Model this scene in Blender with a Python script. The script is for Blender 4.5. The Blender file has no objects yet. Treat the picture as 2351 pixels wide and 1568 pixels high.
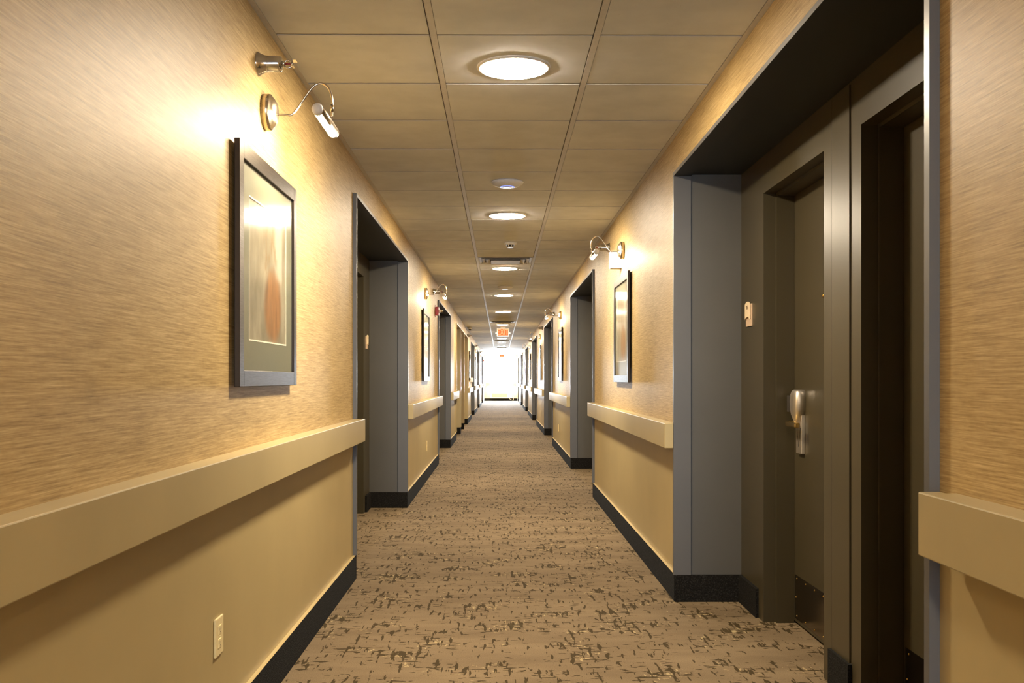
import bpy, bmesh, math, random
from mathutils import Vector, Matrix
PI = math.pi
random.seed(4)
scene = bpy.context.scene
COL = scene.collection

# ------------------------------------------------------------------ dimensions (metres; X right, Y down the corridor, Z up)
XL, XR = -0.8527, 0.9247          # corridor wall faces
XLB, XRB = -1.180, 1.258          # back walls of the door alcoves
CEIL = 2.438
Y0, Y1 = -6.0, 52.6               # corridor ends
HEAD = 2.216                      # underside of the alcove headers
TRIM_OUT, TRIM_T = 0.022, 0.026   # alcove trim: stands proud of the wall, thickness
RAIL_Z0, RAIL_Z1, RAIL_OUT = 0.799, 0.929, 0.069
OPEN_L = [(5.775, 8.95, 'grey'), (13.56, 16.70, 'grey'), (19.05, 20.90, 'tan'), (21.22, 22.90, 'tan'), (23.10, 25.45, 'tan'),
          (29.05, 32.15, 'grey'), (36.75, 39.85, 'grey'), (45.1, 48.2, 'grey')]
OPEN_R = [(2.110, 5.165, 'grey'), (9.755, 12.80, 'grey'), (17.40, 20.45, 'grey'), (25.0, 28.1, 'grey'),
          (32.7, 35.8, 'grey'), (40.4, 43.5, 'grey'), (48.1, 51.2, 'grey')]

# ------------------------------------------------------------------ materials
def new_mat(name):
    m = bpy.data.materials.new(name); m.use_nodes = True
    nt = m.node_tree; nt.nodes.clear()
    out = nt.nodes.new('ShaderNodeOutputMaterial')
    return m, nt, out

def node(nt, kind, **kw):
    n = nt.nodes.new('ShaderNode' + kind)
    for k, v in kw.items():
        if k in n.inputs.keys(): n.inputs[k].default_value = v
        else: setattr(n, k, v)
    return n

def principled(nt, out, color=(.5, .5, .5), rough=.5, metal=0., spec=.5):
    p = nt.nodes.new('ShaderNodeBsdfPrincipled')
    p.inputs['Base Color'].default_value = (*color, 1)
    p.inputs['Roughness'].default_value = rough
    p.inputs['Metallic'].default_value = metal
    p.inputs['Specular IOR Level'].default_value = spec
    nt.links.new(p.outputs[0], out.inputs[0])
    return p

def math_n(nt, op, a, b=None, c=None, clamp=False):
    n = nt.nodes.new('ShaderNodeMath'); n.operation = op; n.use_clamp = clamp
    for i, v in enumerate((a, b, c)):
        if v is None: continue
        if isinstance(v, (int, float)): n.inputs[i].default_value = v
        else: nt.links.new(v, n.inputs[i])
    return n.outputs[0]

def noise(nt, vec, scale=(1, 1, 1), loc=(0, 0, 0), detail=3., rough=.55, s=1.):
    mp = nt.nodes.new('ShaderNodeMapping'); mp.inputs['Scale'].default_value = scale; mp.inputs['Location'].default_value = loc
    nt.links.new(vec, mp.inputs[0])
    n = nt.nodes.new('ShaderNodeTexNoise'); n.inputs['Scale'].default_value = s
    n.inputs['Detail'].default_value = detail; n.inputs['Roughness'].default_value = rough
    nt.links.new(mp.outputs[0], n.inputs['Vector'])
    return n.outputs['Fac']

def ramp(nt, fac, stops):
    r = nt.nodes.new('ShaderNodeValToRGB')
    el = r.color_ramp.elements
    el[0].position, el[0].color = stops[0][0], (*stops[0][1], 1)
    el[1].position, el[1].color = stops[-1][0], (*stops[-1][1], 1)
    for p, c in stops[1:-1]:
        e = el.new(p); e.color = (*c, 1)
    nt.links.new(fac, r.inputs[0])
    return r.outputs[0]

def mix(nt, fac, a, b):
    n = nt.nodes.new('ShaderNodeMix'); n.data_type = 'RGBA'
    for i, v in ((0, fac), (6, a), (7, b)):
        if isinstance(v, tuple): n.inputs[i].default_value = (*v, 1)
        elif isinstance(v, (int, float)): n.inputs[i].default_value = v
        else: nt.links.new(v, n.inputs[i])
    return n.outputs[2]

def smooth(nt, v, lo, hi):
    n = nt.nodes.new('ShaderNodeMapRange'); n.interpolation_type = 'SMOOTHSTEP'
    nt.links.new(v, n.inputs[0]); n.inputs[1].default_value = lo; n.inputs[2].default_value = hi
    return n.outputs[0]

def bump(nt, p, h, strength=.2, dist=.002):
    b = nt.nodes.new('ShaderNodeBump'); b.inputs['Strength'].default_value = strength; b.inputs['Distance'].default_value = dist
    nt.links.new(h, b.inputs['Height']); nt.links.new(b.outputs[0], p.inputs['Normal'])

def simple(name, color, rough=.5, metal=0., spec=.5, grain=None):
    m, nt, out = new_mat(name)
    p = principled(nt, out, color, rough, metal, spec)
    tc = nt.nodes.new('ShaderNodeTexCoord')
    s = grain or 60
    n = noise(nt, tc.outputs['Object'], (s, s, s), detail=2)
    c = ramp(nt, n, [(.3, tuple(x * .95 for x in color)), (.7, tuple(min(1, x * 1.05) for x in color))])
    nt.links.new(c, p.inputs['Base Color'])
    return m

def emitter(name, color, strength):
    m, nt, out = new_mat(name)
    e = nt.nodes.new('ShaderNodeEmission'); e.inputs[0].default_value = (*color, 1); e.inputs[1].default_value = strength
    nt.links.new(e.outputs[0], out.inputs[0])
    return m

WARM = (1.0, .84, .62)
DISC_L, BAR_L, SKY_L = 198., 180., 170.

def mat_wallpaper():
    m, nt, out = new_mat('woven_wallpaper')
    p = principled(nt, out, (.5, .4, .25), .5, 0, .3)
    v = nt.nodes.new('ShaderNodeTexCoord').outputs['Object']
    a = noise(nt, v, (1, 5.0, 200), detail=4, rough=.6)
    b = noise(nt, v, (1, 15, 400), (3, 1, 7), detail=3, rough=.6)
    c = noise(nt, v, (1, 2.2, 5), (9, 4, 2), detail=3)
    d = noise(nt, v, (1, 60, 90), (5, 2, 1), detail=2)
    s = math_n(nt, 'ADD', math_n(nt, 'MULTIPLY', a, .50), math_n(nt, 'MULTIPLY', b, .33))
    s = math_n(nt, 'ADD', s, math_n(nt, 'MULTIPLY', c, .11))
    s = math_n(nt, 'ADD', s, math_n(nt, 'MULTIPLY', d, .06))
    col = ramp(nt, s, [(.33, (.23, .146, .055)), (.45, (.385, .266, .109)), (.54, (.48, .348, .158)), (.67, (.64, .488, .245))])
    nt.links.new(col, p.inputs['Base Color'])
    bump(nt, p, s, .22, .0015)
    return m

def mat_carpet():
    m, nt, out = new_mat('patterned_carpet')
    p = principled(nt, out, (.2, .16, .1), .95, 0, .05)
    v = nt.nodes.new('ShaderNodeTexCoord').outputs['Object']
    wob = noise(nt, v, (7, 7, 1), (0, 0, 5), detail=2)
    cx = noise(nt, v, (4.2, 4.2, 1), (2, 7, 0), detail=2, rough=.5)         # where the dashes cluster
    h1 = noise(nt, v, (17, 46, 1), (0, 0, 0), detail=2.5, rough=.5)          # dashes across the corridor
    h2 = noise(nt, v, (48, 8, 1), (4, 9, 0), detail=2.5, rough=.5)          # dashes along it
    bias = math_n(nt, 'MULTIPLY', math_n(nt, 'SUBTRACT', cx, .5), .42)
    m1 = smooth(nt, math_n(nt, 'ADD', h1, bias), .612, .642)
    m2 = smooth(nt, math_n(nt, 'ADD', h2, bias), .598, .628)
    dark = math_n(nt, 'MAXIMUM', m1, m2)
    l1 = noise(nt, v, (24, 55, 1), (7, 3, 0), detail=2)
    l2 = noise(nt, v, (58, 14, 1), (1, 5, 0), detail=2)
    lb = math_n(nt, 'MULTIPLY', math_n(nt, 'SUBTRACT', cx, .56), .75)
    lt = smooth(nt, math_n(nt, 'ADD', math_n(nt, 'MAXIMUM', l1, l2), lb), .66, .72)
    fine = noise(nt, v, (260, 260, 1), detail=2)
    broad = noise(nt, v, (1.6, 5, 1), (8, 8, 0), detail=3)
    base = ramp(nt, math_n(nt, 'ADD', math_n(nt, 'MULTIPLY', fine, .5), math_n(nt, 'MULTIPLY', broad, .5)),
                [(.36, (.122, .088, .052)), (.64, (.200, .148, .090))])
    c1 = mix(nt, math_n(nt, 'MULTIPLY', lt, .75), base, (.36, .28, .15))
    c2 = mix(nt, math_n(nt, 'MULTIPLY', dark, .88), c1, (.032, .022, .008))
    nt.links.new(c2, p.inputs['Base Color'])
    bump(nt, p, math_n(nt, 'SUBTRACT', fine, dark), .35, .003)
    return m

def mat_ceiling():
    m, nt, out = new_mat('ceiling_tile')
    p = principled(nt, out, (.66, .63, .58), .85, 0, .2)
    v = nt.nodes.new('ShaderNodeTexCoord').outputs['Object']
    vo = nt.nodes.new('ShaderNodeTexVoronoi'); vo.inputs['Scale'].default_value = 42
    nt.links.new(v, vo.inputs['Vector'])
    pin = smooth(nt, vo.outputs['Distance'], .03, .07)
    sel = smooth(nt, noise(nt, v, (9, 9, 9), detail=2), .56, .60)
    hole = math_n(nt, 'MULTIPLY', math_n(nt, 'SUBTRACT', 1., pin), sel)
    n = noise(nt, v, (5, 5, 5), detail=4)
    base = ramp(nt, n, [(.35, (.62, .645, .68)), (.65, (.70, .725, .765))])
    c = mix(nt, math_n(nt, 'MULTIPLY', hole, .7), base, (.2, .17, .13))
    nt.links.new(c, p.inputs['Base Color'])
    bump(nt, p, noise(nt, v, (160, 160, 160), detail=2), .08, .001)
    return m

def mat_base():
    m, nt, out = new_mat('charcoal_carpet_base')
    p = principled(nt, out, (.03, .028, .025), .95, 0, .1)
    v = nt.nodes.new('ShaderNodeTexCoord').outputs['Object']
    n = noise(nt, v, (170, 170, 170), detail=3)
    c = ramp(nt, n, [(.35, (.006, .0055, .005)), (.55, (.012, .011, .0095)), (.75, (.036, .034, .031))])
    nt.links.new(c, p.inputs['Base Color']); bump(nt, p, n, .6, .004)
    return m

def mat_paint(name, color, rough, spec=.5):
    m, nt, out = new_mat(name)
    p = principled(nt, out, color, rough, 0, spec)
    v = nt.nodes.new('ShaderNodeTexCoord').outputs['Object']
    n = noise(nt, v, (2.5, 2.5, 2.5), detail=4)
    c = ramp(nt, n, [(.3, tuple(x * .94 for x in color)), (.7, tuple(min(1, x * 1.06) for x in color))])
    nt.links.new(c, p.inputs['Base Color'])
    bump(nt, p, noise(nt, v, (140, 140, 140), detail=2), .05, .001)
    return m

def mat_brushed(name, color, rough):
    m, nt, out = new_mat(name)
    p = principled(nt, out, color, rough, 1.)
    v = nt.nodes.new('ShaderNodeTexCoord').outputs['Object']
    n = noise(nt, v, (20, 20, 600), detail=2)
    r = nt.nodes.new('ShaderNodeMapRange'); nt.links.new(n, r.inputs[0]); r.inputs[3].default_value = rough * .8; r.inputs[4].default_value = rough * 1.25
    nt.links.new(r.outputs[0], p.inputs['Roughness'])
    return m

def mat_glass(name, rough, tint=(1, 1, 1)):
    m, nt, out = new_mat(name)
    t = nt.nodes.new('ShaderNodeBsdfTransparent'); t.inputs[0].default_value = (*tint, 1)
    g = nt.nodes.new('ShaderNodeBsdfGlossy'); g.inputs['Roughness'].default_value = rough
    f = nt.nodes.new('ShaderNodeFresnel'); f.inputs[0].default_value = 1.5
    mx = nt.nodes.new('ShaderNodeMixShader'); ge = nt.nodes.new('ShaderNodeNewGeometry')
    nt.links.new(math_n(nt, 'MULTIPLY', f.outputs[0], math_n(nt, 'SUBTRACT', 1., ge.outputs['Backfacing'])), mx.inputs[0]); nt.links.new(t.outputs[0], mx.inputs[1]); nt.links.new(g.outputs[0], mx.inputs[2])
    nt.links.new(mx.outputs[0], out.inputs[0])
    return m

def mat_print():
    """the sheet behind the mat: a pale still life, a brown vase with pale stems, drawn in the sheet's own coordinates (y across, z up)"""
    m, nt, out = new_mat('still_life_print')
    p = principled(nt, out, (.6, .5, .35), .6, 0, .3)
    v = nt.nodes.new('ShaderNodeTexCoord').outputs['Object']
    sep = nt.nodes.new('ShaderNodeSeparateXYZ'); nt.links.new(v, sep.inputs[0])
    y, z = sep.outputs[1], sep.outputs[2]
    w = noise(nt, v, (1, 9, 5), detail=4)
    base = ramp(nt, w, [(.3, (.16, .14, .09)), (.5, (.24, .215, .15)), (.7, (.33, .30, .22))])
    # pale upright panel behind the vase
    pan = math_n(nt, 'MULTIPLY', smooth(nt, y, .10, .115), math_n(nt, 'SUBTRACT', 1., smooth(nt, y, .215, .235)))
    pan = math_n(nt, 'MULTIPLY', pan, smooth(nt, z, -.02, .01))
    base = mix(nt, math_n(nt, 'MULTIPLY', pan, .6), base, (.46, .44, .37))
    # stems and blossoms
    fl = noise(nt, v, (1, 22, 12), (2, 3, 1), detail=4)
    dy = math_n(nt, 'DIVIDE', math_n(nt, 'SUBTRACT', y, .03), .13)
    dz = math_n(nt, 'DIVIDE', math_n(nt, 'SUBTRACT', z, .10), .15)
    r = math_n(nt, 'ADD', math_n(nt, 'MULTIPLY', dy, dy), math_n(nt, 'MULTIPLY', dz, dz))
    bl = math_n(nt, 'MULTIPLY', math_n(nt, 'SUBTRACT', 1., smooth(nt, r, .5, 1.)), smooth(nt, fl, .5, .58))
    base = mix(nt, math_n(nt, 'MULTIPLY', bl, .8), base, (.22, .15, .07))
    # the vase: a tall ellipse with a neck
    ey = math_n(nt, 'DIVIDE', math_n(nt, 'SUBTRACT', y, .075), .15)
    ez = math_n(nt, 'DIVIDE', math_n(nt, 'ADD', z, .105), .15)
    e = math_n(nt, 'ADD', math_n(nt, 'MULTIPLY', ey, ey), math_n(nt, 'MULTIPLY', ez, ez))
    vase = math_n(nt, 'SUBTRACT', 1., smooth(nt, e, .45, 1.15))
    vc = ramp(nt, noise(nt, v, (1, 14, 4), (1, 1, 1), detail=3), [(.35, (.13, .055, .016)), (.6, (.28, .125, .035)), (.75, (.42, .23, .085))])
    base = mix(nt, math_n(nt, 'MULTIPLY', vase, .9), base, vc)
    nt.links.new(base, p.inputs['Base Color'])
    return m

M = {
    'paper': mat_wallpaper(), 'carpet': mat_carpet(), 'ceil': mat_ceiling(), 'base': mat_base(),
    'tan': mat_paint('tan_wall_paint', (.425, .33, .155), .38, .45),
    'rail': mat_paint('tan_rail_paint', (.40, .318, .16), .36, .5),
    'grey': mat_paint('grey_alcove_paint', (.076, .072, .064), .42, .5),
    'trim': mat_paint('grey_trim_paint', (.095, .094, .096), .36, .5),
    'door': mat_paint('warm_lit_door_grey', (.046, .037, .019), .36, .5), 'soffit': mat_paint('shaded_soffit_grey', (.020, .021, .019), .5, .3),  # doors and alcove backs: grey browned for the lamps' warm light
    'tee': simple('ceiling_grid_metal', (.57, .56, .54), .6),
    'cream': mat_paint('glare_paled_wall_paint', (.56, .50, .42), .5, .3), 'joint': simple('shaded_ceiling_joint', (.16, .14, .11), .8),
    'daylit': simple('daylit_white_plastic', (.74, .78, .88), .4), 'white': simple('white_plastic', (.78, .77, .74), .4),
    'ivory': simple('ivory_plastic', (.80, .66, .36), .35),
    'nickel': mat_brushed('brushed_nickel', (.62, .54, .43), .24), 'satin': mat_brushed('satin_lock_nickel', (.74, .69, .62), .42),
    'chrome': mat_brushed('polished_chrome', (.72, .70, .68), .12),
    'brass': mat_brushed('polished_brass', (.83, .58, .20), .16),
    'kick': mat_brushed('kick_plate_metal', (.24, .20, .15), .20),
    'frame': mat_brushed('bronze_picture_frame', (.045, .035, .027), .38),
    'mat': simple('picture_mat', (.15, .155, .108), .7),
    'bevel': simple('mat_bevel', (.85, .82, .70), .6),
    'print': mat_print(),
    'pglass': mat_glass('picture_glass', .11), 'wglass': mat_glass('window_glass', .02, (.96, .98, .98)), 'dimglass': mat_glass('sky_dimming_glass', .02, (.26, .28, .30)),
    'red': simple('red_plastic', (.33, .022, .020), .35),
    'black': simple('black_plastic', (.010, .010, .010), .25),
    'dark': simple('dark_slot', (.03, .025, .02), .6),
    'sign': simple('sign_backing', (.52, .38, .26), .5), 'signface': simple('sign_face', (.72, .58, .38), .45),
    'ink': simple('sign_lettering', (.14, .085, .05), .6),
    'disc': emitter('lit_diffuser', WARM, DISC_L), 'bar': emitter('lit_lamp_strip', (1., .79, .50), BAR_L),
    'blue': emitter('lit_status_ring', (.22, .30, 1.), .75), 'pale': emitter('added_cap_glow', (1., .85, .72), .75),
    'exitface': emitter('lit_exit_panel', (1., .24, .07), .42), 'exitletters': emitter('lit_exit_letters', (1., .60, .26), .44),
    'endcap': simple('frosted_end_cap', (.72, .70, .68), .5),
    'heater': simple('heater_white', (.70, .71, .70), .45),
}

# ------------------------------------------------------------------ mesh building
class MB:
    def __init__(self): self.v, self.f, self.m, self.s = [], [], [], []
    def quad(self, pts, m=0, smooth=False):
        b = len(self.v); self.v += [tuple(p) for p in pts]
        self.f.append(tuple(range(b, b + len(pts)))); self.m.append(m); self.s.append(smooth)
    def box(self, x0, x1, y0, y1, z0, z1, m=0, top=None, bev=0.):
        x0, x1 = sorted((x0, x1)); y0, y1 = sorted((y0, y1)); z0, z1 = sorted((z0, z1))
        if bev > 0:
            bm = bmesh.new()
            vs = [bm.verts.new((x, y, z)) for x in (x0, x1) for y in (y0, y1) for z in (z0, z1)]
            for q in ((0, 1, 3, 2), (4, 6, 7, 5), (0, 4, 5, 1), (2, 3, 7, 6), (0, 2, 6, 4), (1, 5, 7, 3)):
                bm.faces.new([vs[i] for i in q])
            bmesh.ops.bevel(bm, geom=bm.edges[:], offset=bev, segments=2, affect='EDGES', profile=.5)
            bm.verts.index_update(); b = len(self.v)
            self.v += [tuple(q.co) for q in bm.verts]
            for fc in bm.faces:
                self.f.append(tuple(b + q.index for q in fc.verts)); self.m.append(m); self.s.append(False)
            bm.free(); return
        b = len(self.v)
        self.v += [(x, y, z) for x in (x0, x1) for y in (y0, y1) for z in (z0, z1)]
        for k, q in enumerate(((0, 1, 3, 2), (4, 6, 7, 5), (0, 4, 5, 1), (2, 3, 7, 6), (0, 2, 6, 4), (1, 5, 7, 3))):
            self.f.append(tuple(b + i for i in q)); self.m.append(top if (k == 5 and top is not None) else m); self.s.append(False)
    def prism(self, pts, z0, z1, m=0, bev=0.):
        bm = bmesh.new()
        lo = [bm.verts.new((x, y, z0)) for x, y in pts]; hi = [bm.verts.new((x, y, z1)) for x, y in pts]; n = len(pts)
        bm.faces.new(lo[::-1]); bm.faces.new(hi)
        for i in range(n): bm.faces.new((lo[i], lo[(i + 1) % n], hi[(i + 1) % n], hi[i]))
        bmesh.ops.recalc_face_normals(bm, faces=bm.faces[:])
        if bev: bmesh.ops.bevel(bm, geom=bm.edges[:], offset=bev, segments=2, affect='EDGES', profile=.5)
        bm.verts.index_update(); b = len(self.v); self.v += [tuple(q.co) for q in bm.verts]
        for fc in bm.faces:
            self.f.append(tuple(b + q.index for q in fc.verts)); self.m.append(m); self.s.append(False)
        bm.free()
    def loops(self, rings, m=0, smooth=True, caps=True, closed=True):
        b = len(self.v); n = len(rings[0])
        for r in rings: self.v += [tuple(p) for p in r]
        for i in range(len(rings) - 1):
            for j in range(n if closed else n - 1):
                k = (j + 1) % n
                self.f.append((b + i * n + j, b + i * n + k, b + (i + 1) * n + k, b + (i + 1) * n + j)); self.m.append(m); self.s.append(smooth)
        if caps:
            self.f.append(tuple(b + j for j in reversed(range(n)))); self.m.append(m); self.s.append(False)
            self.f.append(tuple(b + (len(rings) - 1) * n + j for j in range(n))); self.m.append(m); self.s.append(False)
    def lathe(self, prof, origin=(0, 0, 0), axis='z', seg=32, m=0, smooth=True, caps=True):
        """prof: (radius, height along axis)"""
        o = Vector(origin); rings = []
        for r, h in prof:
            ring = []
            for j in range(seg):
                a = 2 * PI * j / seg; c, s = max(r, 1e-5) * math.cos(a), max(r, 1e-5) * math.sin(a)
                p = {'z': (c, s, h), 'x': (h, c, s), 'y': (s, h, c)}[axis]
                ring.append(o + Vector(p))
            rings.append(ring)
        self.loops(rings, m, smooth, caps)
    def tube(self, pts, r, seg=12, m=0):
        pts = [Vector(p) for p in pts]; rings = []; up = Vector((0, 0, 1))
        prev = None
        for i, p in enumerate(pts):
            d = (pts[min(i + 1, len(pts) - 1)] - pts[max(i - 1, 0)]).normalized()
            if prev is None:
                n = d.cross(Vector((0, 1, 0)))
                if n.length < 1e-3: n = d.cross(up)
            else: n = prev - d * prev.dot(d)
            n.normalize(); prev = n; b = d.cross(n)
            rr = r[i] if isinstance(r, (list, tuple)) else r
            rings.append([p + n * rr * math.cos(2 * PI * j / seg) + b * rr * math.sin(2 * PI * j / seg) for j in range(seg)])
        self.loops(rings, m)
    def build(self, name, mats, parent=None):
        me = bpy.data.meshes.new(name)
        me.from_pydata(self.v, [], self.f)
        if not isinstance(mats, (list, tuple)): mats = [mats]
        for q in mats: me.materials.append(M[q] if isinstance(q, str) else q)
        me.polygons.foreach_set('material_index', self.m)
        me.polygons.foreach_set('use_smooth', self.s)
        bm = bmesh.new(); bm.from_mesh(me); bmesh.ops.recalc_face_normals(bm, faces=bm.faces[:]); bm.to_mesh(me); bm.free()
        me.update()
        o = bpy.data.objects.new(name, me); COL.objects.link(o)
        if parent: o.parent = parent
        return o

def smooth_path(pts, n=8):
    """Catmull-Rom through the points"""
    P = [Vector(p) for p in pts]; P = [P[0] * 2 - P[1]] + P + [P[-1] * 2 - P[-2]]; out = []
    for i in range(1, len(P) - 2):
        for k in range(n):
            t = k / n
            out.append(.5 * ((2 * P[i]) + (P[i + 1] - P[i - 1]) * t + (2 * P[i - 1] - 5 * P[i] + 4 * P[i + 1] - P[i + 2]) * t * t
                             + (-P[i - 1] + 3 * P[i] - 3 * P[i + 1] + P[i + 2]) * t ** 3))
    out.append(P[-2]); return out

def text_mesh(body, size, name, mat, parent, cols, loc, depth=.0006, bold=0.):
    cu = bpy.data.curves.new('lettering', 'FONT'); cu.body = body; cu.size = size; cu.align_x = 'CENTER'; cu.align_y = 'CENTER'
    cu.extrude = depth; cu.offset = bold
    t = bpy.data.objects.new('lettering', cu)
    COL.objects.link(t); bpy.context.view_layer.update()
    me = bpy.data.meshes.new_from_object(t.evaluated_get(bpy.context.evaluated_depsgraph_get()))
    bpy.data.objects.remove(t); bpy.data.curves.remove(cu)
    mw = Matrix((cols[0], cols[1], cols[2])).transposed().to_4x4(); mw.translation = loc
    me.transform(mw); me.name = name; me.materials.clear(); me.materials.append(M[mat])
    o = bpy.data.objects.new(name, me); COL.objects.link(o); o.parent = parent
    return o

def thing(name, label, cat, loc=(0, 0, 0), rz=0., group=None, kind=None):
    o = bpy.data.objects.new(name, None); COL.objects.link(o)
    o.location = loc; o.rotation_euler = (0, 0, rz); o.empty_display_size = .05
    return tag(o, label, cat, group, kind)

def tag(o, label=None, cat=None, group=None, kind=None):
    for k, v in (('label', label), ('category', cat), ('group', group), ('kind', kind)):
        if v: o[k] = v
    return o

def dup(root, loc, rz, label):
    r = root.copy(); COL.objects.link(r); r.location = loc; r.rotation_euler = (0, 0, rz); r['label'] = label
    def kids(src, dst):
        for ch in list(src.children):
            c = ch.copy(); COL.objects.link(c); c.parent = dst; kids(ch, c)
    kids(root, r)
    return r

ORD = ['first', 'second', 'third', 'fourth', 'fifth', 'sixth', 'seventh', 'eighth', 'ninth', 'tenth', 'eleventh', 'twelfth', 'thirteenth', 'fourteenth']
def on_wall(side, y, z=0.): return ((XL if side == 'left' else XR), y, z), (0. if side == 'left' else PI)

# ------------------------------------------------------------------ the shell
def build_floor():
    b = MB(); b.quad([(-1.5, Y0, 0), (1.6, Y0, 0), (1.6, Y1, 0), (-1.5, Y1, 0)])
    o = b.build('floor', 'carpet'); tag(o, 'taupe carpet with dark and gold dashes down the corridor', 'floor', kind='structure')
build_floor()

def build_ceiling():
    b = MB(); zt = CEIL; zg = CEIL + .0052; tee = .012
    xs = [XL, -.248, .3606, XR]
    b.quad([(XL, Y0, zg), (XR, Y0, zg), (XR, Y1, zg), (XL, Y1, zg)], 2)  # plane behind the tiles; joint shade and grime put into its dark colour
    k0 = int(math.floor((Y0 - 3.69) / .61)); rows = []
    y = 3.69 + k0 * .61
    while y < Y1: rows.append((max(y, Y0), min(y + .61, Y1))); y += .61
    g = .0085
    for i in range(3):
        a = xs[i] + (.022 if i == 0 else tee + .0015); c = xs[i + 1] - (.024 if i == 2 else tee + .0045)
        for (p, q) in rows:
            z = zt + random.uniform(-.0006, .0006)
            b.box(a, c, p + g, q - g, z, zg + .01, 0)
    for x0, x1 in ((XL, XL + .021), (XR - .021, XR), (-.248 - tee, -.248 + tee), (.3606 - tee, .3606 + tee)):
        b.box(x0, x1, Y0, Y1, zt - .0005, zt + .012, 1)
    o = b.build('ceiling', ['ceil', 'tee', 'joint']); tag(o, 'dropped ceiling of square off-white tiles with a flat metal grid', 'ceiling', kind='structure')
build_ceiling()

DOORS = {  # opening centres (Y) on the alcove back walls
    'left': [8.12, 6.65, 15.9, 14.43], 'right': [4.285, 3.005, 11.9, 10.6]}
DW, DH = .441, 2.045      # half width and height of a door opening

def build_wall(side, X, XB, openings, doors):
    b = MB(); s = 1 if X > 0 else -1
    prev = Y0
    JT = .010
    spans = []
    for (a, c, _k) in openings: spans.append((prev, a - JT)); prev = c + JT
    spans.append((prev, Y1))
    for (a, c) in spans:
        b.quad([(X, a, 0), (X, c, 0), (X, c, .87), (X, a, .87)], 1)
        b.quad([(X, a, .87), (X, c, .87), (X, c, CEIL + .01), (X, a, CEIL + .01)], 0)
    hz = HEAD + JT
    for (a, c, kind) in openings:
        m = 2 if kind == 'grey' else 3
        a, c = a - JT, c + JT
        b.quad([(X, a, hz), (X, c, hz), (X, c, CEIL + .01), (X, a, CEIL + .01)], 0)
        b.quad([(X, a, hz), (X, c, hz), (XB, c, hz), (XB, a, hz)], 4 if kind == 'grey' else m)  # soffit shade painted in: alcove grey taken down to near black
        for y in (a, c): b.quad([(X, y, 0), (XB, y, 0), (XB, y, hz), (X, y, hz)], m)
        mb = 5 if kind == 'grey' else 3
        ds = sorted(d for d in doors if a < d < c); y = a
        for d in ds:
            b.quad([(XB, y, 0), (XB, d - DW, 0), (XB, d - DW, hz), (XB, y, hz)], mb)
            b.quad([(XB, d - DW, DH), (XB, d + DW, DH), (XB, d + DW, hz), (XB, d - DW, hz)], mb)
            y = d + DW
        b.quad([(XB, y, 0), (XB, c, 0), (XB, c, hz), (XB, y, hz)], mb)
        if ds:      # shallow closed pocket behind the doors
            xx = XB + s * .2
            b.quad([(xx, a, 0), (xx, c, 0), (xx, c, hz), (xx, a, hz)], m)
            b.quad([(XB, a, hz), (XB, c, hz), (xx, c, hz), (xx, a, hz)], m)
            for yy in (a, c): b.quad([(XB, yy, 0), (xx, yy, 0), (xx, yy, hz), (XB, yy, hz)], m)
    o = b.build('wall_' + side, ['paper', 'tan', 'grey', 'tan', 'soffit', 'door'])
    tag(o, side + ' corridor wall, woven tan wallpaper over plain tan paint', 'wall', kind='structure')
build_wall('left', XL, XLB, OPEN_L, DOORS['left'])
build_wall('right', XR, XRB, OPEN_R, DOORS['right'])

def build_baseboards(side, X, XB, openings, doors):
    b = MB(); s = 1 if X > 0 else -1; T, H = .0165, .140
    prev = Y0
    for i, (a, c, kind) in enumerate(openings + [(Y1, Y1, None)]):
        b.box(X, X - s * T, prev, a, 0, H, 0, top=1)
        prev = c
        if kind is None: break
        xo = X - s * T
        # returns of the alcove, flush with the trim boards
        b.box(xo, XB, c - .004, c + .012, 0, H, 0, top=0)
        b.box(xo, XB, a + .004, a - .012, 0, H, 0, top=0)
        cuts = sorted((d - DW - .09, d + DW + .09) for d in doors if a < d < c); y = a
        for p, q in cuts + [(c, c)]:
            if p - y > .02: b.box(XB, XB - s * .018, y, p, 0, H, 0, top=0)
            y = q
    o = b.build('baseboard_' + side, ['base', 'tan'])
    tag(o, 'charcoal baseboard along the foot of the ' + side + ' wall', 'baseboard', kind='structure')
build_baseboards('left', XL, XLB, OPEN_L, DOORS['left'])
build_baseboards('right', XR, XRB, OPEN_R, DOORS['right'])

def build_trims():
    n = 0
    for side, X, ops in (('left', XL, OPEN_L), ('right', XR, OPEN_R)):
        s = 1 if X > 0 else -1
        for i, (a, c, kind) in enumerate(ops):
            n += 1; b = MB(); x0, x1 = X - s * TRIM_OUT, X + s * .068
            z0 = .140
            b.box(x0, x1, a - TRIM_T, a, z0, HEAD + .020)
            b.box(x0, x1, c, c + TRIM_T, z0, HEAD + .020)
            b.box(x0, x1, a, c, HEAD + .001, HEAD + .020)
            b.quad([(x0, a, HEAD), (x1, a, HEAD), (x1, c, HEAD), (x0, c, HEAD)], 1)  # header underside, its shade painted in with the soffit colour
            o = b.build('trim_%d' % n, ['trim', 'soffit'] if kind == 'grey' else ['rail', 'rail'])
            tag(o, '%s trim around the %s recess along the %s wall' % ('grey' if kind == 'grey' else 'tan', ORD[i], side), 'trim', kind='structure')
build_trims()

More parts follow.
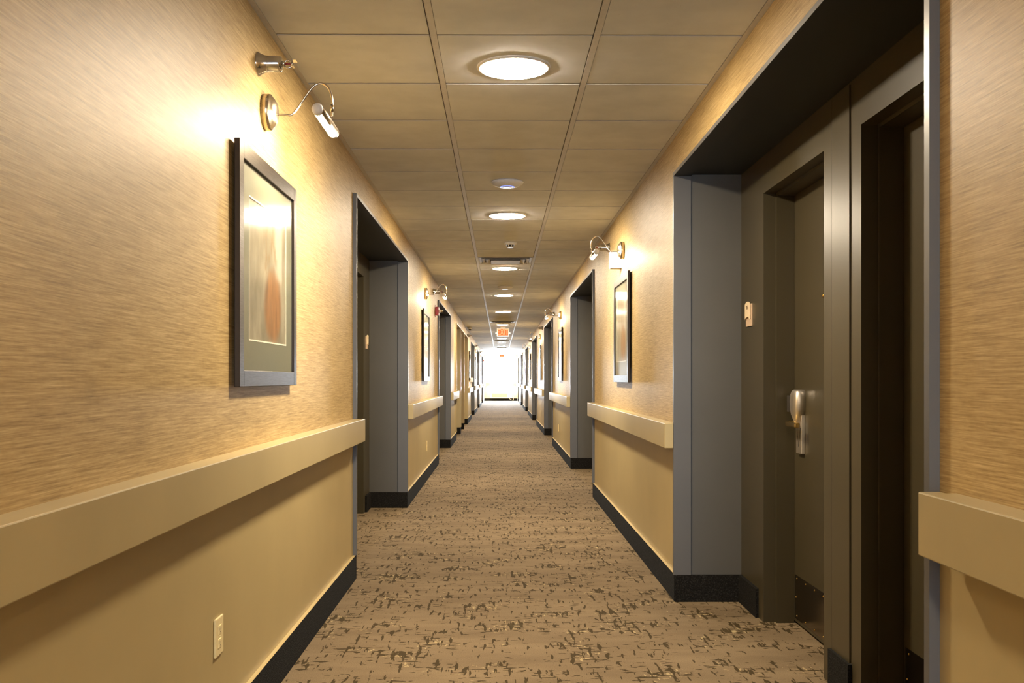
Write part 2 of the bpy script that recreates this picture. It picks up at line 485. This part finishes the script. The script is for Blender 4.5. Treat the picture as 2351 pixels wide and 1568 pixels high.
# end walls
WX0, WX1, WZ0, WZ1 = -.54, .66, .46, 2.22
def build_ends():
    d = .14
    for nm, y, s, txt in (('back', Y0, -1, 'end wall of the corridor behind the viewer'), ('end', Y1, 1, 'far end wall of the corridor around the bright window')):
        b = MB()
        def q(x0, x1, z0, z1, m): b.quad([(x0, y, z0), (x1, y, z0), (x1, y, z1), (x0, y, z1)], m)
        for x0, x1 in ((-1.3, WX0), (WX1, 1.4)):
            q(x0, x1, 0, .87, 1); q(x0, x1, .87, CEIL + .01, 0)
        q(WX0, WX1, 0, WZ0, 1); q(WX0, WX1, WZ1, CEIL + .01, 0)
        for x in (WX0, WX1): b.quad([(x, y, WZ0), (x, y + s * d, WZ0), (x, y + s * d, WZ1), (x, y, WZ1)], 1)
        for z in (WZ0, WZ1): b.quad([(WX0, y, z), (WX1, y, z), (WX1, y + s * d, z), (WX0, y + s * d, z)], 1)
        tag(b.build('wall_' + nm, ['cream', 'cream']), txt, 'wall', kind='structure')  # tan walls paled; the window's glare is put into their colour
    b = MB()
    for x0, x1 in ((XL, WX0 + .02), (WX1 - .02, XR)): b.box(x0, x1, Y1, Y1 - .02, 0, .14, 0)
    b.box(WX0 + .02, WX1 - .02, Y1, Y1 - .02, 0, .14, 0)
    tag(b.build('baseboard_end', ['base']), 'charcoal baseboard at the foot of the far end wall', 'baseboard', kind='structure')
    for nm, y, txt in (('window_1', Y1 + .08, 'tall bright window in the far end wall'), ('window_2', Y0 - .08, 'tall window in the end wall behind the viewer')):
        window(nm, y, txt)
def window(nm, y, txt):
    w = thing(nm, txt, 'window', ((WX0 + WX1) / 2, y, WZ0), kind='structure'); tint = 'wglass' if nm == 'window_1' else 'dimglass'  # rear pane's tint is added only to dim the sky through it
    hw, h = (WX1 - WX0) / 2, WZ1 - WZ0
    f = MB(); t = .045
    for x0, x1, z0, z1 in ((-hw, -hw + t, 0, h), (hw - t, hw, 0, h), (-hw + t, hw - t, 0, t), (-hw + t, hw - t, h - t, h)):
        f.box(x0, x1, -.03, .03, z0, z1)
    f.build('window_frame', 'white', w)
    g = MB(); g.box(-hw + t, hw - t, -.004, .004, t, h - t); g.build('window_pane', tint, w)
build_ends()

# ------------------------------------------------------------------ handrails: one per pier
def build_rails():
    for side, X, ops in (('left', XL, OPEN_L), ('right', XR, OPEN_R)):
        s = 1 if X > 0 else -1; prev = Y0; k = 0
        ends = [(a, c) for a, c, _ in ops] + [(Y1, Y1)]
        for a, c in ends:
            if a - prev > 1.2 and a > 1.8 and not (side == 'right' and k == 99):
                b = MB(); yc = (prev + a) / 2
                p0, p1, T, O = prev - yc + .0005, a - yc - (.08 if (side == 'right' and k == 0) else .0005), TRIM_T + .001, TRIM_OUT + .0005      # notched over the trim at both ends
                b.prism([(0, p0 + T), (O, p0 + T), (O, p0), (RAIL_OUT, p0), (RAIL_OUT, p1), (O, p1), (O, p1 - T), (0, p1 - T)], RAIL_Z0, RAIL_Z1, 0, bev=.003)
                if s > 0:
                    b.v = [(-x, y, z) for x, y, z in b.v]
                o = b.build('handrail', 'rail'); o.location = (X, yc, 0)
                lab = {('left', 0): 'tan box handrail below the vase picture, longest piece on the left wall',
                       ('right', 0): 'tan box handrail cut off by the right edge of the photo',
                       ('right', 1): 'tan box handrail between the two nearest door recesses of the right wall'}.get(
                       (side, k), 'tan box handrail, %s piece from the viewer along the %s wall' % (ORD[k], side))
                tag(o, lab, 'handrail', 'tan box handrails along both walls'); k += 1
            prev = c
    b = MB(); b.box(XL + .07, WX0 - .01, Y1, Y1 - .06, RAIL_Z0 + .02, RAIL_Z1 + .02, bev=.004)
    tag(b.build('handrail', 'rail'), 'short tan handrail on the end wall left of the bright window', 'handrail', 'tan box handrails along both walls')
    b = MB(); b.box(WX1 + .01, XR - .07, Y1, Y1 - .06, RAIL_Z0 + .02, RAIL_Z1 + .02, bev=.004)
    tag(b.build('handrail', 'rail'), 'short tan handrail on the end wall right of the bright window', 'handrail', 'tan box handrails along both walls')
build_rails()

# ------------------------------------------------------------------ doors (local: x towards the corridor, y along the wall, z up)
def build_door(n, side, yc, lock, label):
    XB = XLB if side == 'left' else XRB
    d = thing('door_%d' % n, label, 'door', (XB, yc, 0), 0. if side == 'left' else PI, kind='structure')
    f = MB(); w, h = DW, DH
    for sg in (-1, 1):
        f.box(-.055, .003, sg * w, sg * (w + .09), 0, h + .09)          # face and outer reveal
        f.box(-.140, -.055, sg * (w - .014), sg * (w + .02), 0, h)      # stop
    f.box(-.055, .003, -w, w, h, h + .09)
    f.box(-.140, -.055, -w, w, h - .014, h + .02)
    f.build('door_frame', 'door', d)
    l = MB(); l.box(-.185, -.141, -w + .004, w - .004, .012, h - .004, bev=.002); l.build('door_leaf', 'door', d)
    k = MB(); k.box(-.141, -.1385, -w + .03, w - .03, .03, .235, bev=.0008)
    for y in (-.38, -.25, -.12, .0, .12, .25, .38):
        for z in (.045, .22): k.lathe([(.005, 0), (.004, .002), (.0, .003)], (-.1385, y, z), 'x', 8, 1)
    for y in (-.395, .395): k.lathe([(.005, 0), (.004, .002), (.0, .003)], (-.1385, y, .13), 'x', 8, 1)
    o = k.build('kick_plate', ['kick', 'brass'], d); o['label'] = 'dull metal kick plate with brass screws'
    p = MB(); p.lathe([(.0085, 0), (.0085, .004), (.005, .006), (.004, .003)], (-.141, 0, 1.52), 'x', 16)
    o = p.build('peephole', 'brass', d); o['label'] = 'brass peephole'
    # electronic lock
    y0 = lock * (w - .135)
    q = MB(); q.box(-.141, -.124, y0 - .041, y0 + .041, .815, 1.00, bev=.002)
    rings = []
    prof = [(.935, .024, .030), (.955, .022, .034), (.975, .026, .040), (.995, .042, .045), (1.02, .051, .048), (1.06, .053, .048), (1.088, .050, .046), (1.104, .042, .041), (1.110, .030, .034)]
    for z, hw, dp in prof:
        rings.append([(-.141, y0 - hw, z), (-.141 + dp * .8, y0 - hw, z), (-.141 + dp * .97, y0 - hw * .75, z), (-.141 + dp, y0, z),
                      (-.141 + dp * .97, y0 + hw * .75, z), (-.141 + dp * .8, y0 + hw, z), (-.141, y0 + hw, z)])
    q.loops(rings, 0, smooth=True)
    o = q.build('lock', 'satin', d); o['label'] = 'brushed nickel electronic lock housing'
    c = MB(); c.box(-.141, -.094, y0 + lock * .053, y0 + lock * .088, 1.005, 1.082, bev=.002); c.build('card_slot', 'dark', o)
    v = MB(); v.quad([(-.1235, y0 - .03, .935), (-.1235, y0 - .024, .935), (-.1235, y0 + .002, .845), (-.1235, y0 - .002, .845)])
    v.quad([(-.1235, y0 + .03, .935), (-.1235, y0 + .024, .935), (-.1235, y0 - .002, .845), (-.1235, y0 + .002, .845)])
    v.build('engraved_mark', 'dark', o)
    hd = MB(); hd.lathe([(.025, 0), (.025, .008), (.013, .012), (.011, .045), (.013, .06)], (-.141, y0 + lock * .006, .952), 'x', 20)
    s = -lock
    hd.box(-.094, -.070, y0 + lock * .030, y0 + s * .120, .940, .962, bev=.004)
    o2 = hd.build('lever_handle', 'brass', o); o2['label'] = 'brass lever handle'
    return d
build_door(1, 'right', 4.285, -1, 'dark grey guest room door with a nickel lock and brass lever in the nearest right recess')
build_door(2, 'right', 3.005, 1, 'dark door at the right edge of the nearest right recess, mostly hidden by the trim')
build_door(3, 'left', 8.12, 1, 'dark door at the back of the nearest left recess, a sliver shows')
build_door(4, 'left', 6.65, -1, 'dark door hidden deep in the nearest left recess')
build_door(5, 'right', 11.9, -1, 'dark door deep in the second right recess, farther one')
build_door(6, 'right', 10.6, 1, 'dark door deep in the second right recess, nearer one')
build_door(7, 'left', 15.9, 1, 'dark door deep in the second left recess, farther one')
build_door(8, 'left', 14.43, -1, 'dark door deep in the second left recess, nearer one')

# post between the two near doors, with a dark strip for the gap's shadow
def build_post():
    b = MB(); x = XRB
    b.box(x, x - .006, 3.556, 3.742, .0, HEAD, 0)
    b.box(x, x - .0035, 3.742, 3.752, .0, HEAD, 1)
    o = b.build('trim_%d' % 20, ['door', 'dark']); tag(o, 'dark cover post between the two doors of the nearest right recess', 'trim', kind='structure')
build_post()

# ------------------------------------------------------------------ room signs
def build_sign(side, y, number, label):
    XB = XLB if side == 'left' else XRB
    r = thing('room_sign', label, 'sign', (XB, y, 1.425), 0. if side == 'left' else PI, 'beige room number signs')
    b = MB(); b.box(0, .006, -.056, .056, 0, .112, bev=.001); b.build('backing_plate', 'sign', r)
    f = MB(); n = 12; lo, hi = [], []
    for i in range(n + 1):
        t = -1 + 2 * i / n; yy = .046 * t
        lo.append((yy, .036 + .012 * (1 - t * t))); hi.append((yy, .112 + .012 * (1 - t * t)))
    ring = lo + hi[::-1]
    f.loops([[(.008, p, z) for p, z in ring], [(.014, p, z) for p, z in ring]], 0, smooth=False)
    face = f.build('number_plate', 'signface', r)
    text_mesh(number, .026, 'number', 'ink', face, (Vector((0, 1, 0)), Vector((0, 0, 1)), Vector((1, 0, 0))), Vector((.0142, 0, .094)), .0003)
    g = MB(); g.box(.006, .009, -.03, .03, .05, .10); g.build('spacer', 'dark', r)
    return r
build_sign('right', 5.0, '305', 'small beige room sign beside the nickel-locked door in the nearest right recess')
build_sign('left', 8.76, '304', 'small beige room sign in the nearest left recess above the handrail end')

# ------------------------------------------------------------------ picture frames
PW, PH, PB = .44, .395, .053      # half width, half height, bar width
def make_picture(loc, rz, label):
    r = thing('framed_picture', label, 'picture', loc, rz, 'framed pictures on the corridor walls')
    b = MB()
    for sg in (-1, 1):
        b.box(.010, .028, sg * PW, sg * (PW - PB), -PH, PH, bev=.0018)
        b.box(.010, .028, -PW + PB, PW - PB, sg * PH, sg * (PH - PB), bev=.0018)
    b.box(0, .010, -PW + .10, PW - .10, -PH + .10, PH - .10)          # hanging battens behind
    b.build('frame', 'frame', r)
    iw, ih, mw = PW - PB + .004, PH - PB + .004, .105
    m = MB()
    for y0, y1, z0, z1 in ((-iw, -iw + mw, -ih, ih), (iw - mw, iw, -ih, ih), (-iw + mw, iw - mw, -ih, -ih + mw), (-iw + mw, iw - mw, ih - mw, ih)):
        m.box(.0155, .018, y0, y1, z0, z1, 0)
    e = .004; jy, jz = iw - mw, ih - mw
    for y0, y1, z0, z1 in ((-jy - .001, -jy + e, -jz, jz), (jy - e, jy + .001, -jz, jz), (-jy, jy, -jz - .001, -jz + e), (-jy, jy, jz - e, jz + .001)):
        m.box(.016, .0184, y0, y1, z0, z1, 1)
    m.build('picture_mat', ['mat', 'bevel'], r)
    p = MB(); p.box(.013, .0155, -jy - .01, jy + .01, -jz - .01, jz + .01); p.build('print', 'print', r)
    g = MB(); g.box(.0195, .0215, -iw, iw, -ih, ih); g.build('picture_glass', 'pglass', r)
    return r

# ------------------------------------------------------------------ picture lights
def make_light(loc, rz, label):
    r = thing('picture_light', label, 'wall lamp', loc, rz, 'nickel picture lights on the corridor walls')
    b = MB()
    b.lathe([(.0645, 0), (.0645, .026), (.062, .029), (.056, .031), (.050, .038), (.036, .046), (.018, .050), (.0, .051)], axis='x', seg=40)
    for a in (0, 2.1, 4.2): b.lathe([(.0045, -.002), (.0045, .0025), (.0, .003)], (.013, -.0635 * math.cos(a), .0635 * math.sin(a)), 'y', 8)
    b.build('backplate', 'nickel', r)
    a = MB()
    path = smooth_path([(.046, 0, -.008), (.08, 0, -.009), (.098, 0, -.009), (.118, 0, .012), (.168, 0, .082), (.190, 0, .101), (.212, 0, .104), (.233, 0, .088), (.244, 0, .058), (.246, 0, .020), (.244, 0, -.02)], 6)
    a.tube(path, .0042, 10)
    a.lathe([(.0062, 0), (.0062, .026)], (.2455, 0, .002), 'z', 12)
    a.build('arm', 'nickel', r)
    h = MB(); cx, cz, R, L = .223, -.032, .0195, .166
    th0 = math.radians(-50); th1 = math.radians(190)       # the shell covers the outer, upper half
    rings = []
    for y in (-L, L):
        ring = []
        for i in range(13):
            t = th0 + (th1 - th0) * i / 12; ring.append((cx + (R + .002) * math.cos(t), y, cz + (R + .002) * math.sin(t)))
        for i in range(13):
            t = th1 + (th0 - th1) * i / 12; ring.append((cx + R * .92 * math.cos(t), y, cz + R * .92 * math.sin(t)))
        rings.append(ring)
    h.loops(rings, 0, smooth=True)
    head = h.build('lamp_shade', 'nickel', r)
    for sg in (-1, 1):
        c = MB(); c.lathe([(R + .001, sg * (L - .016)), (R + .001, sg * L), (R * .85, sg * (L + .008)), (R * .45, sg * (L + .013)), (0, sg * (L + .0145))], (cx, 0, cz), 'y', 24)
        c.build('end_cap', 'endcap', head)
    e = MB(); rings = []
    for y in (-L + .014, L - .014):
        ring = []
        for i in range(13):
            t = math.radians(192) + math.radians(118) * i / 12; ring.append((cx + R * .97 * math.cos(t), y, cz + R * .97 * math.sin(t)))
        rings.append(ring)
    e.loops(rings, 0, smooth=True)
    o = e.build('lamp_strip', 'bar', head); o['label'] = 'glowing warm white strip'
    return r

PIC_L = [(3.59, 1), (11.2, 1), (27.3, 0), (34.4, 1), (42.4, 1)]
PIC_R = [(7.42, 1), (15.0, 1), (22.7, 1), (30.4, 1), (38.1, 1), (45.8, 1)]
pic0 = lamp0 = None
PIC_Z, LAMP_Z = 1.530, 2.122
for side, lst in (('left', PIC_L), ('right', PIC_R)):
    k = 0
    for i, (y, lit) in enumerate(lst):
        loc, rz = on_wall(side, y, PIC_Z)
        if side == 'left' and i == 0: lab = 'large framed still life of a brown vase, nearest picture on the left wall'
        elif side == 'right' and i == 0: lab = 'framed picture below the white wall box on the right wall'
        elif side == 'left' and i == 1: lab = 'framed picture beside the red fire alarm on the left wall'
        else: lab = 'framed picture on the %s wall, %s from the viewer' % (side, ORD[i])
        if pic0 is None: pic0 = make_picture(loc, rz, lab)
        else: dup(pic0, loc, rz, lab)
        if lit:
            loc, rz = on_wall(side, y, LAMP_Z)
            if side == 'left' and k == 0: lab = 'lit nickel picture light above the large vase picture'
            elif side == 'right' and k == 0: lab = 'lit nickel picture light directly above the white wall box'
            elif side == 'left' and k == 1: lab = 'lit nickel picture light on the left wall near the red fire alarm'
            else: lab = 'lit nickel picture light on the %s wall, %s from the viewer' % (side, ORD[k])
            if lamp0 is None: lamp0 = make_light(loc, rz, lab)
            else: dup(lamp0, loc, rz, lab)
            k += 1
# the lamp of the pier beside the viewer on the right
loc, rz = on_wall('right', -.25, LAMP_Z)
dup(lamp0, loc, rz, 'lit nickel picture light beside the viewer on the right wall')

# ------------------------------------------------------------------ ceiling things
def make_disc(loc, label):
    r = thing('ceiling_light', label, 'ceiling light', loc, 0, 'round flush ceiling lights in a row')
    b = MB(); b.lathe([(.150, .0), (.150, -.004), (.144, -.008), (.137, -.009), (.137, 0)], seg=48, caps=False); b.build('trim_ring', 'white', r)
    e = MB(); e.lathe([(.137, -.0085), (.133, -.0105), (.122, -.0125), (.10, -.014), (.05, -.0147), (0, -.015)], seg=48, caps=False)
    o = e.build('diffuser', 'disc', r); o['label'] = 'glowing warm white diffuser'
    return r
LIGHTS = [4.07, 7.75, 11.45, 15.15, 18.85, 23.3, 27.0, 31.2, 34.9, 38.6, 42.6, 46.4, 50.0]
LX = .055
d0 = None
for i, y in enumerate(LIGHTS):
    lab = ['round warm ceiling light nearest the viewer', 'round warm ceiling light just beyond the dome with the blue ring', 'round warm ceiling light just beyond the square air vent'][i] if i < 3 else \
        'round warm ceiling light, %s down the corridor from the viewer' % ORD[i]
    if d0 is None: d0 = make_disc((LX, y, CEIL), lab)
    else: dup(d0, (LX, y, CEIL), 0, lab)
dup(d0, (LX, -.95, CEIL), 0, 'round warm ceiling light overhead just behind the viewer')
dup(d0, (LX, -4.0, CEIL), 0, 'round warm ceiling light farther behind the viewer')


def access_point(loc, ring, label):
    r = thing('wireless_access_point', label, 'access point', loc, 0, 'white ceiling access points')
    b = MB(); b.lathe([(.100, 0), (.106, -.004), (.105, -.009), (.096, -.018), (.080, -.027), (.060, -.033), (.046, -.0355)], seg=48); b.build('housing', 'daylit' if ring else 'white', r)  # ringed unit: white plastic tinted blue for the daylight falling on it
    g = MB(); g.lathe([(.046, -.0352), (.046, -.0365), (.040, -.0372), (.040, -.0352)], seg=48, caps=False)
    c = MB(); c.lathe([(.040, -.0352), (.040, -.0375), (0, -.0385)], seg=48, caps=False)
    if ring:
        o = g.build('status_ring', 'blue', r); o['label'] = 'glowing blue ring'; c.build('centre_cap', 'white', r)
    else:
        g.build('status_ring', 'white', r); o = c.build('centre_cap', 'pale', r); o['label'] = 'pale cap with an added glow'  # unit without a light; its cap is brightened by emission
access_point((.046, 6.43, CEIL), True, 'round white ceiling dome with a glowing blue ring')
access_point((.068, 13.75, CEIL), False, 'round white ceiling dome without a blue ring, just before the fourth ceiling light')

def smoke_detector():
    r = thing('smoke_detector', 'small white smoke detector on the ceiling between the second and third lights', 'smoke detector', (.095, 9.3, CEIL))
    b = MB(); b.lathe([(.060, 0), (.062, -.010), (.058, -.020), (.046, -.024)], seg=36); b.build('base', 'white', r)
    c = MB(); c.lathe([(.030, -.024), (.030, -.042)], seg=24, m=1); c.lathe([(.034, -.042), (.033, -.046), (.028, -.049)], seg=36)
    for i in range(8):
        a = i * PI / 4 + .3; x, y = .036 * math.cos(a), .036 * math.sin(a)
        c.tube([(.044 * math.cos(a), .044 * math.sin(a), -.023), (.033 * math.cos(a), .033 * math.sin(a), -.044)], .0035, 6)
    c.build('sensor_cage', ['white', 'dark'], r)
smoke_detector()

def vent(y, label):
    r = thing('ceiling_vent', label, 'air vent', (.056, y, CEIL), 0, 'square ceiling air vents')
    def frame(b, h0, h1, z0, z1, m=0):
        for i in range(4):
            a = [(-1, -1), (1, -1), (1, 1), (-1, 1)]; p, q = a[i], a[(i + 1) % 4]
            b.quad([(p[0] * h0, p[1] * h0, z0), (q[0] * h0, q[1] * h0, z0), (q[0] * h1, q[1] * h1, z1), (p[0] * h1, p[1] * h1, z1)], m)
    b = MB(); frame(b, .292, .276, -.004, -.006); frame(b, .276, .250, -.006, .0); b.build('vent_frame', 'tee', r)
    k = MB(); k.box(-.28, .28, -.28, .28, -.0012, -.0002); k.build('vent_throat', 'dark', r)
    for i, (h0, h1, z) in enumerate(((.248, .215, -.012), (.205, .165, -.018), (.155, .0, -.022))):
        c = MB(); frame(c, h0, max(h1, .10), z, z + .014)
        if i == 2: c.quad([(-.155, -.155, z), (.155, -.155, z), (.155, .155, z), (-.155, .155, z)])
        frame(c, h0, h0 - .002, z, z + .004)
        c.build('vent_cone', 'tee', r)
vent(10.70, 'square stepped air vent in the ceiling before the third light')
vent(22.29, 'square stepped air vent in the ceiling before the lit exit sign')
vent(33.3, 'square stepped air vent in the ceiling, third from the viewer')
vent(40.6, 'square stepped air vent in the ceiling, fourth from the viewer')
vent(47.9, 'square stepped air vent in the ceiling, farthest from the viewer')

def exit_sign(x, y, ztop, w, h, label, heads):
    r = thing('exit_sign', label, 'exit sign', (x, y, ztop), 0, 'lit exit signs')
    b = MB(); b.box(-w / 2, w / 2, -.022, .022, -h, 0, bev=.006)
    if heads: b.box(-.06, .06, -.02, .02, 0, .035)
    b.build('housing', 'white', r)
    f = MB(); f.box(-w / 2 + .022, w / 2 - .022, -.024, -.0225, -h + .022, -.022); p = f.build('lit_panel', 'exitface', r)
    t = text_mesh('EXIT', h * .98, 'lettering', 'exitletters', p, (Vector((.66, 0, 0)), Vector((0, 0, 1)), Vector((0, -1, 0))), Vector((0, -.0246, -h * .5)), .0005, .0)
    if heads:
        for sg in (-1, 1):
            c = MB(); o = (sg * (w / 2 + .015), -.035, -h * .62)
            c.lathe([(.008, .03), (.018, .022), (.021, 0), (.021, -.012)], o, 'y', 20)
            c.build('emergency_lamp', 'white', r)
exit_sign(.065, 24.3, CEIL - .035, .30, .205, 'lit red exit sign hanging from the ceiling, the nearer one', True)
exit_sign(.08, 50.9, CEIL - .0, .27, .16, 'small lit exit sign at the far end above the bright window', False)

def camera_dome():
    r = thing('security_camera', 'small white dome security camera on the ceiling by the left wall', 'camera', (-.755, 24.75, CEIL))
    b = MB(); b.lathe([(.055, 0), (.056, -.02), (.050, -.034), (.034, -.040)], seg=32); b.build('base', 'white', r)
    c = MB(); c.lathe([(.033, -.038), (.031, -.052), (.022, -.064), (.010, -.070), (0, -.071)], seg=28, caps=False); c.build('lens_dome', 'black', r)
camera_dome()

# ------------------------------------------------------------------ wall things
def make_sprinkler(loc, rz, label):
    r = thing('sprinkler', label, 'sprinkler', loc, rz, 'chrome sidewall sprinklers')
    b = MB(); b.lathe([(.043, 0), (.043, .003), (.036, .012), (.031, .024), (.0285, .036), (.028, .074), (.026, .082), (.019, .086)], axis='x', seg=32)
    b.build('escutcheon', 'chrome', r)
    s = MB(); s.lathe([(.011, .084), (.011, .094), (.008, .097)], axis='x', seg=16)
    for sg in (-1, 1):
        s.tube(smooth_path([(.094, 0, sg * .007), (.102, 0, sg * .013), (.112, 0, sg * .012), (.120, 0, sg * .004)], 5), .0026, 8)
    s.lathe([(.0035, .095), (.0035, .116)], axis='x', seg=10, m=1)
    s.lathe([(.006, .116), (.006, .123), (.003, .126)], axis='x', seg=12)
    s.build('sprinkler_head', ['chrome', 'red'], r)
    d = MB(); d.box(.119, .1205, -.016, .016, -.003, .011); d.box(.1195, .136, -.016, .016, .0105, .0120)
    for y in (-.010, 0, .010): d.box(.120, .128, y - .0025, y + .0025, -.010, -.008)
    d.build('deflector', 'chrome', r)
    return r
sp0 = None
for side, ys in (('left', [3.50, 12.62, 25.4, 33.1, 41.0]), ('right', [8.38, 16.95, 21.6, 29.0])):
    for i, y in enumerate(ys):
        loc, rz = on_wall(side, y, 2.268)
        lab = {('left', 0): 'chrome sprinkler sticking out above the nearest left picture light',
               ('right', 0): 'chrome sprinkler behind the picture light above the white wall box'}.get((side, i),
               'chrome sprinkler high on the %s wall, %s from the viewer' % (side, ORD[i]))
        if sp0 is None: sp0 = make_sprinkler(loc, rz, lab)
        else: dup(sp0, loc, rz, lab)

def make_outlet(loc, rz, label):
    r = thing('power_outlet', label, 'outlet', loc, rz, 'ivory wall outlets')
    b = MB(); b.box(0, .007, -.042, .042, -.058, .058, bev=.0032); b.build('cover_plate', 'ivory', r)
    for sg in (-1, 1):
        s = MB(); s.box(.0065, .0092, -.0165, .0165, sg * .020 - .0135, sg * .020 + .0135, bev=.001)
        for y in (-.006, .006): s.box(.0090, .0094, y - .001, y + .001, sg * .020 - .002, sg * .020 + .006, 1)
        s.lathe([(.0022, 0), (.0022, .0003)], (.0092, 0, sg * .020 - .007), 'x', 10, 1)
        s.build('socket', ['ivory', 'dark'], r)
    s = MB(); s.lathe([(.003, .007), (.003, .0078), (0, .0082)], axis='x', seg=10); s.build('screw', 'ivory', r)
    return r
o0 = None
for side, y, lab in (('left', 3.0, 'ivory wall outlet low on the left wall beneath the nearest handrail'),
                     ('left', 11.5, 'ivory wall outlet low on the left wall between the first two door recesses'),
                     ('left', 26.8, 'ivory wall outlet low on the left wall beyond the tan recesses'),
                     ('right', 15.7, 'ivory wall outlet low on the right wall beyond the second door recess'),
                     ('right', 22.4, 'ivory wall outlet low on the right wall beyond the third door recess')):
    loc, rz = on_wall(side, y, .385)
    if o0 is None: o0 = make_outlet(loc, rz, lab)
    else: dup(o0, loc, rz, lab)

def make_alarm(loc, rz, label):
    r = thing('fire_alarm', label, 'fire alarm', loc, rz, 'red fire alarms')
    b = MB(); b.box(0, .004, -.062, .062, -.078, .078, bev=.001); b.build('mounting_plate', 'red', r)
    b = MB(); b.box(.004, .046, -.056, .056, -.056, .056, bev=.008)
    for i in range(5): b.box(.045, .0475, -.035, .035, -.048 + i * .008, -.044 + i * .008)
    b.build('horn_body', 'red', r)
    c = MB(); c.box(.046, .076, -.020, .020, -.018, .024, bev=.006); c.lathe([(.017, .07), (.017, .098), (.012, .106), (0, .108)], (0, 0, .003), 'x', 20)
    c.build('strobe_lens', 'chrome', r)
    return r
loc, rz = on_wall('left', 13.05, 2.05)
a0 = make_alarm(loc, rz, 'red fire alarm strobe on the left wall beside the second door recess')
loc, rz = on_wall('left', 49.0, 2.05)
dup(a0, loc, rz, 'red fire alarm strobe at the far end of the left wall')

def chime_box():
    loc, rz = on_wall('right', 7.60, 2.005)
    r = thing('wall_box', 'white box on the right wall between the picture light and the framed picture', 'wall box', loc, rz)
    b = MB(); rings = []
    prof = [(0., -.055), (.066, -.055), (.080, -.048), (.088, -.034), (.088, .034), (.080, .048), (.066, .055), (0., .055)]
    for z, f in ((0, .94), (.006, 1), (.124, 1), (.130, .94)):
        rings.append([(x * f, y * f, z) for x, y in prof])
    b.loops(rings, 0, smooth=False); b.build('cover', 'white', r)
    c = MB(); c.box(0, .004, -.060, .060, -.003, .133, bev=.001); c.build('back_plate', 'white', r)
chime_box()

def wall_unit():
    loc, rz = on_wall('left', 27.7, .99)
    r = thing('wall_dispenser', 'white unit on two stub legs above the handrail beyond the tan recesses', 'dispenser', loc, rz)
    b = MB(); b.box(0, .10, -.14, .14, .08, .20, bev=.012); b.build('body', 'white', r)
    for y in (-.10, .10):
        c = MB(); c.box(.02, .06, y - .015, y + .015, -.05, .085); c.build('bracket', 'white', r)
wall_unit()

def heater():
    r = thing('wall_heater', 'low white heater with a louvred grille under the bright window', 'heater', ((WX0 + WX1) / 2, Y1, .145))
    w = (WX1 - WX0) / 2 - .03
    b = MB(); b.box(-w, w, -.20, 0, 0, .315, bev=.01); b.build('case', 'heater', r)
    g = MB(); g.box(-w + .06, w - .25, -.204, -.199, .05, .25, 1)
    for i in range(9): g.box(-w + .06, w - .25, -.212, -.203, .055 + i * .022, .062 + i * .022, 0)
    g.build('grille', ['heater', 'dark'], r)
    c = MB(); c.box(w - .22, w - .04, -.205, -.199, .08, .22); c.build('control_panel', 'white', r)
heater()
def cord():
    b = MB(); y = Y1 - .1
    b.tube(smooth_path([(.70, Y1 - .03, .27), (.70, y, .13), (.69, y, .03), (.60, y - .05, .06), (.50, y - .05, .11), (.49, y - .06, .15), (.56, y - .03, .16)], 5), .010, 8)
    tag(b.build('white_cable', 'white'), 'white cord hanging at the foot of the end wall right of the heater', 'cable')
cord()

# ------------------------------------------------------------------ daylight
w = bpy.data.worlds.new('overcast_sky'); scene.world = w; w.use_nodes = True
bg = w.node_tree.nodes['Background']; bg.inputs[0].default_value = (.86, .92, 1., 1); bg.inputs[1].default_value = SKY_L
for nm, y, sg in (('end_window_portal', Y1 + .15, -1), ('back_window_portal', Y0 - .15, 1)):      # sampling portals for the sky light
    pl = bpy.data.lights.new(nm, 'AREA'); pl.shape = 'RECTANGLE'; pl.size = WX1 - WX0; pl.size_y = WZ1 - WZ0
    pl.cycles.is_portal = True
    po = bpy.data.objects.new(nm, pl); COL.objects.link(po)
    po.location = ((WX0 + WX1) / 2, y, (WZ0 + WZ1) / 2); po.rotation_euler = (sg * PI / 2, 0, 0)

# ------------------------------------------------------------------ camera
cam = bpy.data.cameras.new('camera'); cam.sensor_width = 36.; cam.lens = 36. * 2280 / 2351
cam.shift_x = 13.5 / 2351; cam.shift_y = 86. / 2351; cam.clip_start = .05; cam.clip_end = 200
co = bpy.data.objects.new('camera', cam); COL.objects.link(co)
co.location = (0, 0, 1.16); co.rotation_euler = (PI / 2, 0, -13.5 / 2280)
scene.camera = co

vs = scene.view_settings
scene.display_settings.display_device = 'sRGB'
vs.view_transform = 'Standard'; vs.look = 'None'; vs.exposure = 1.35; vs.gamma = 1.; vs.use_curve_mapping = False
cy = scene.cycles
cy.use_denoising = True
cy.max_bounces = 10; cy.diffuse_bounces = 6; cy.glossy_bounces = 4; cy.transparent_max_bounces = 8
cy.caustics_reflective = False; cy.caustics_refractive = False
cy.sample_clamp_indirect = 6.
cy.use_light_tree = True
cy.adaptive_threshold = .015
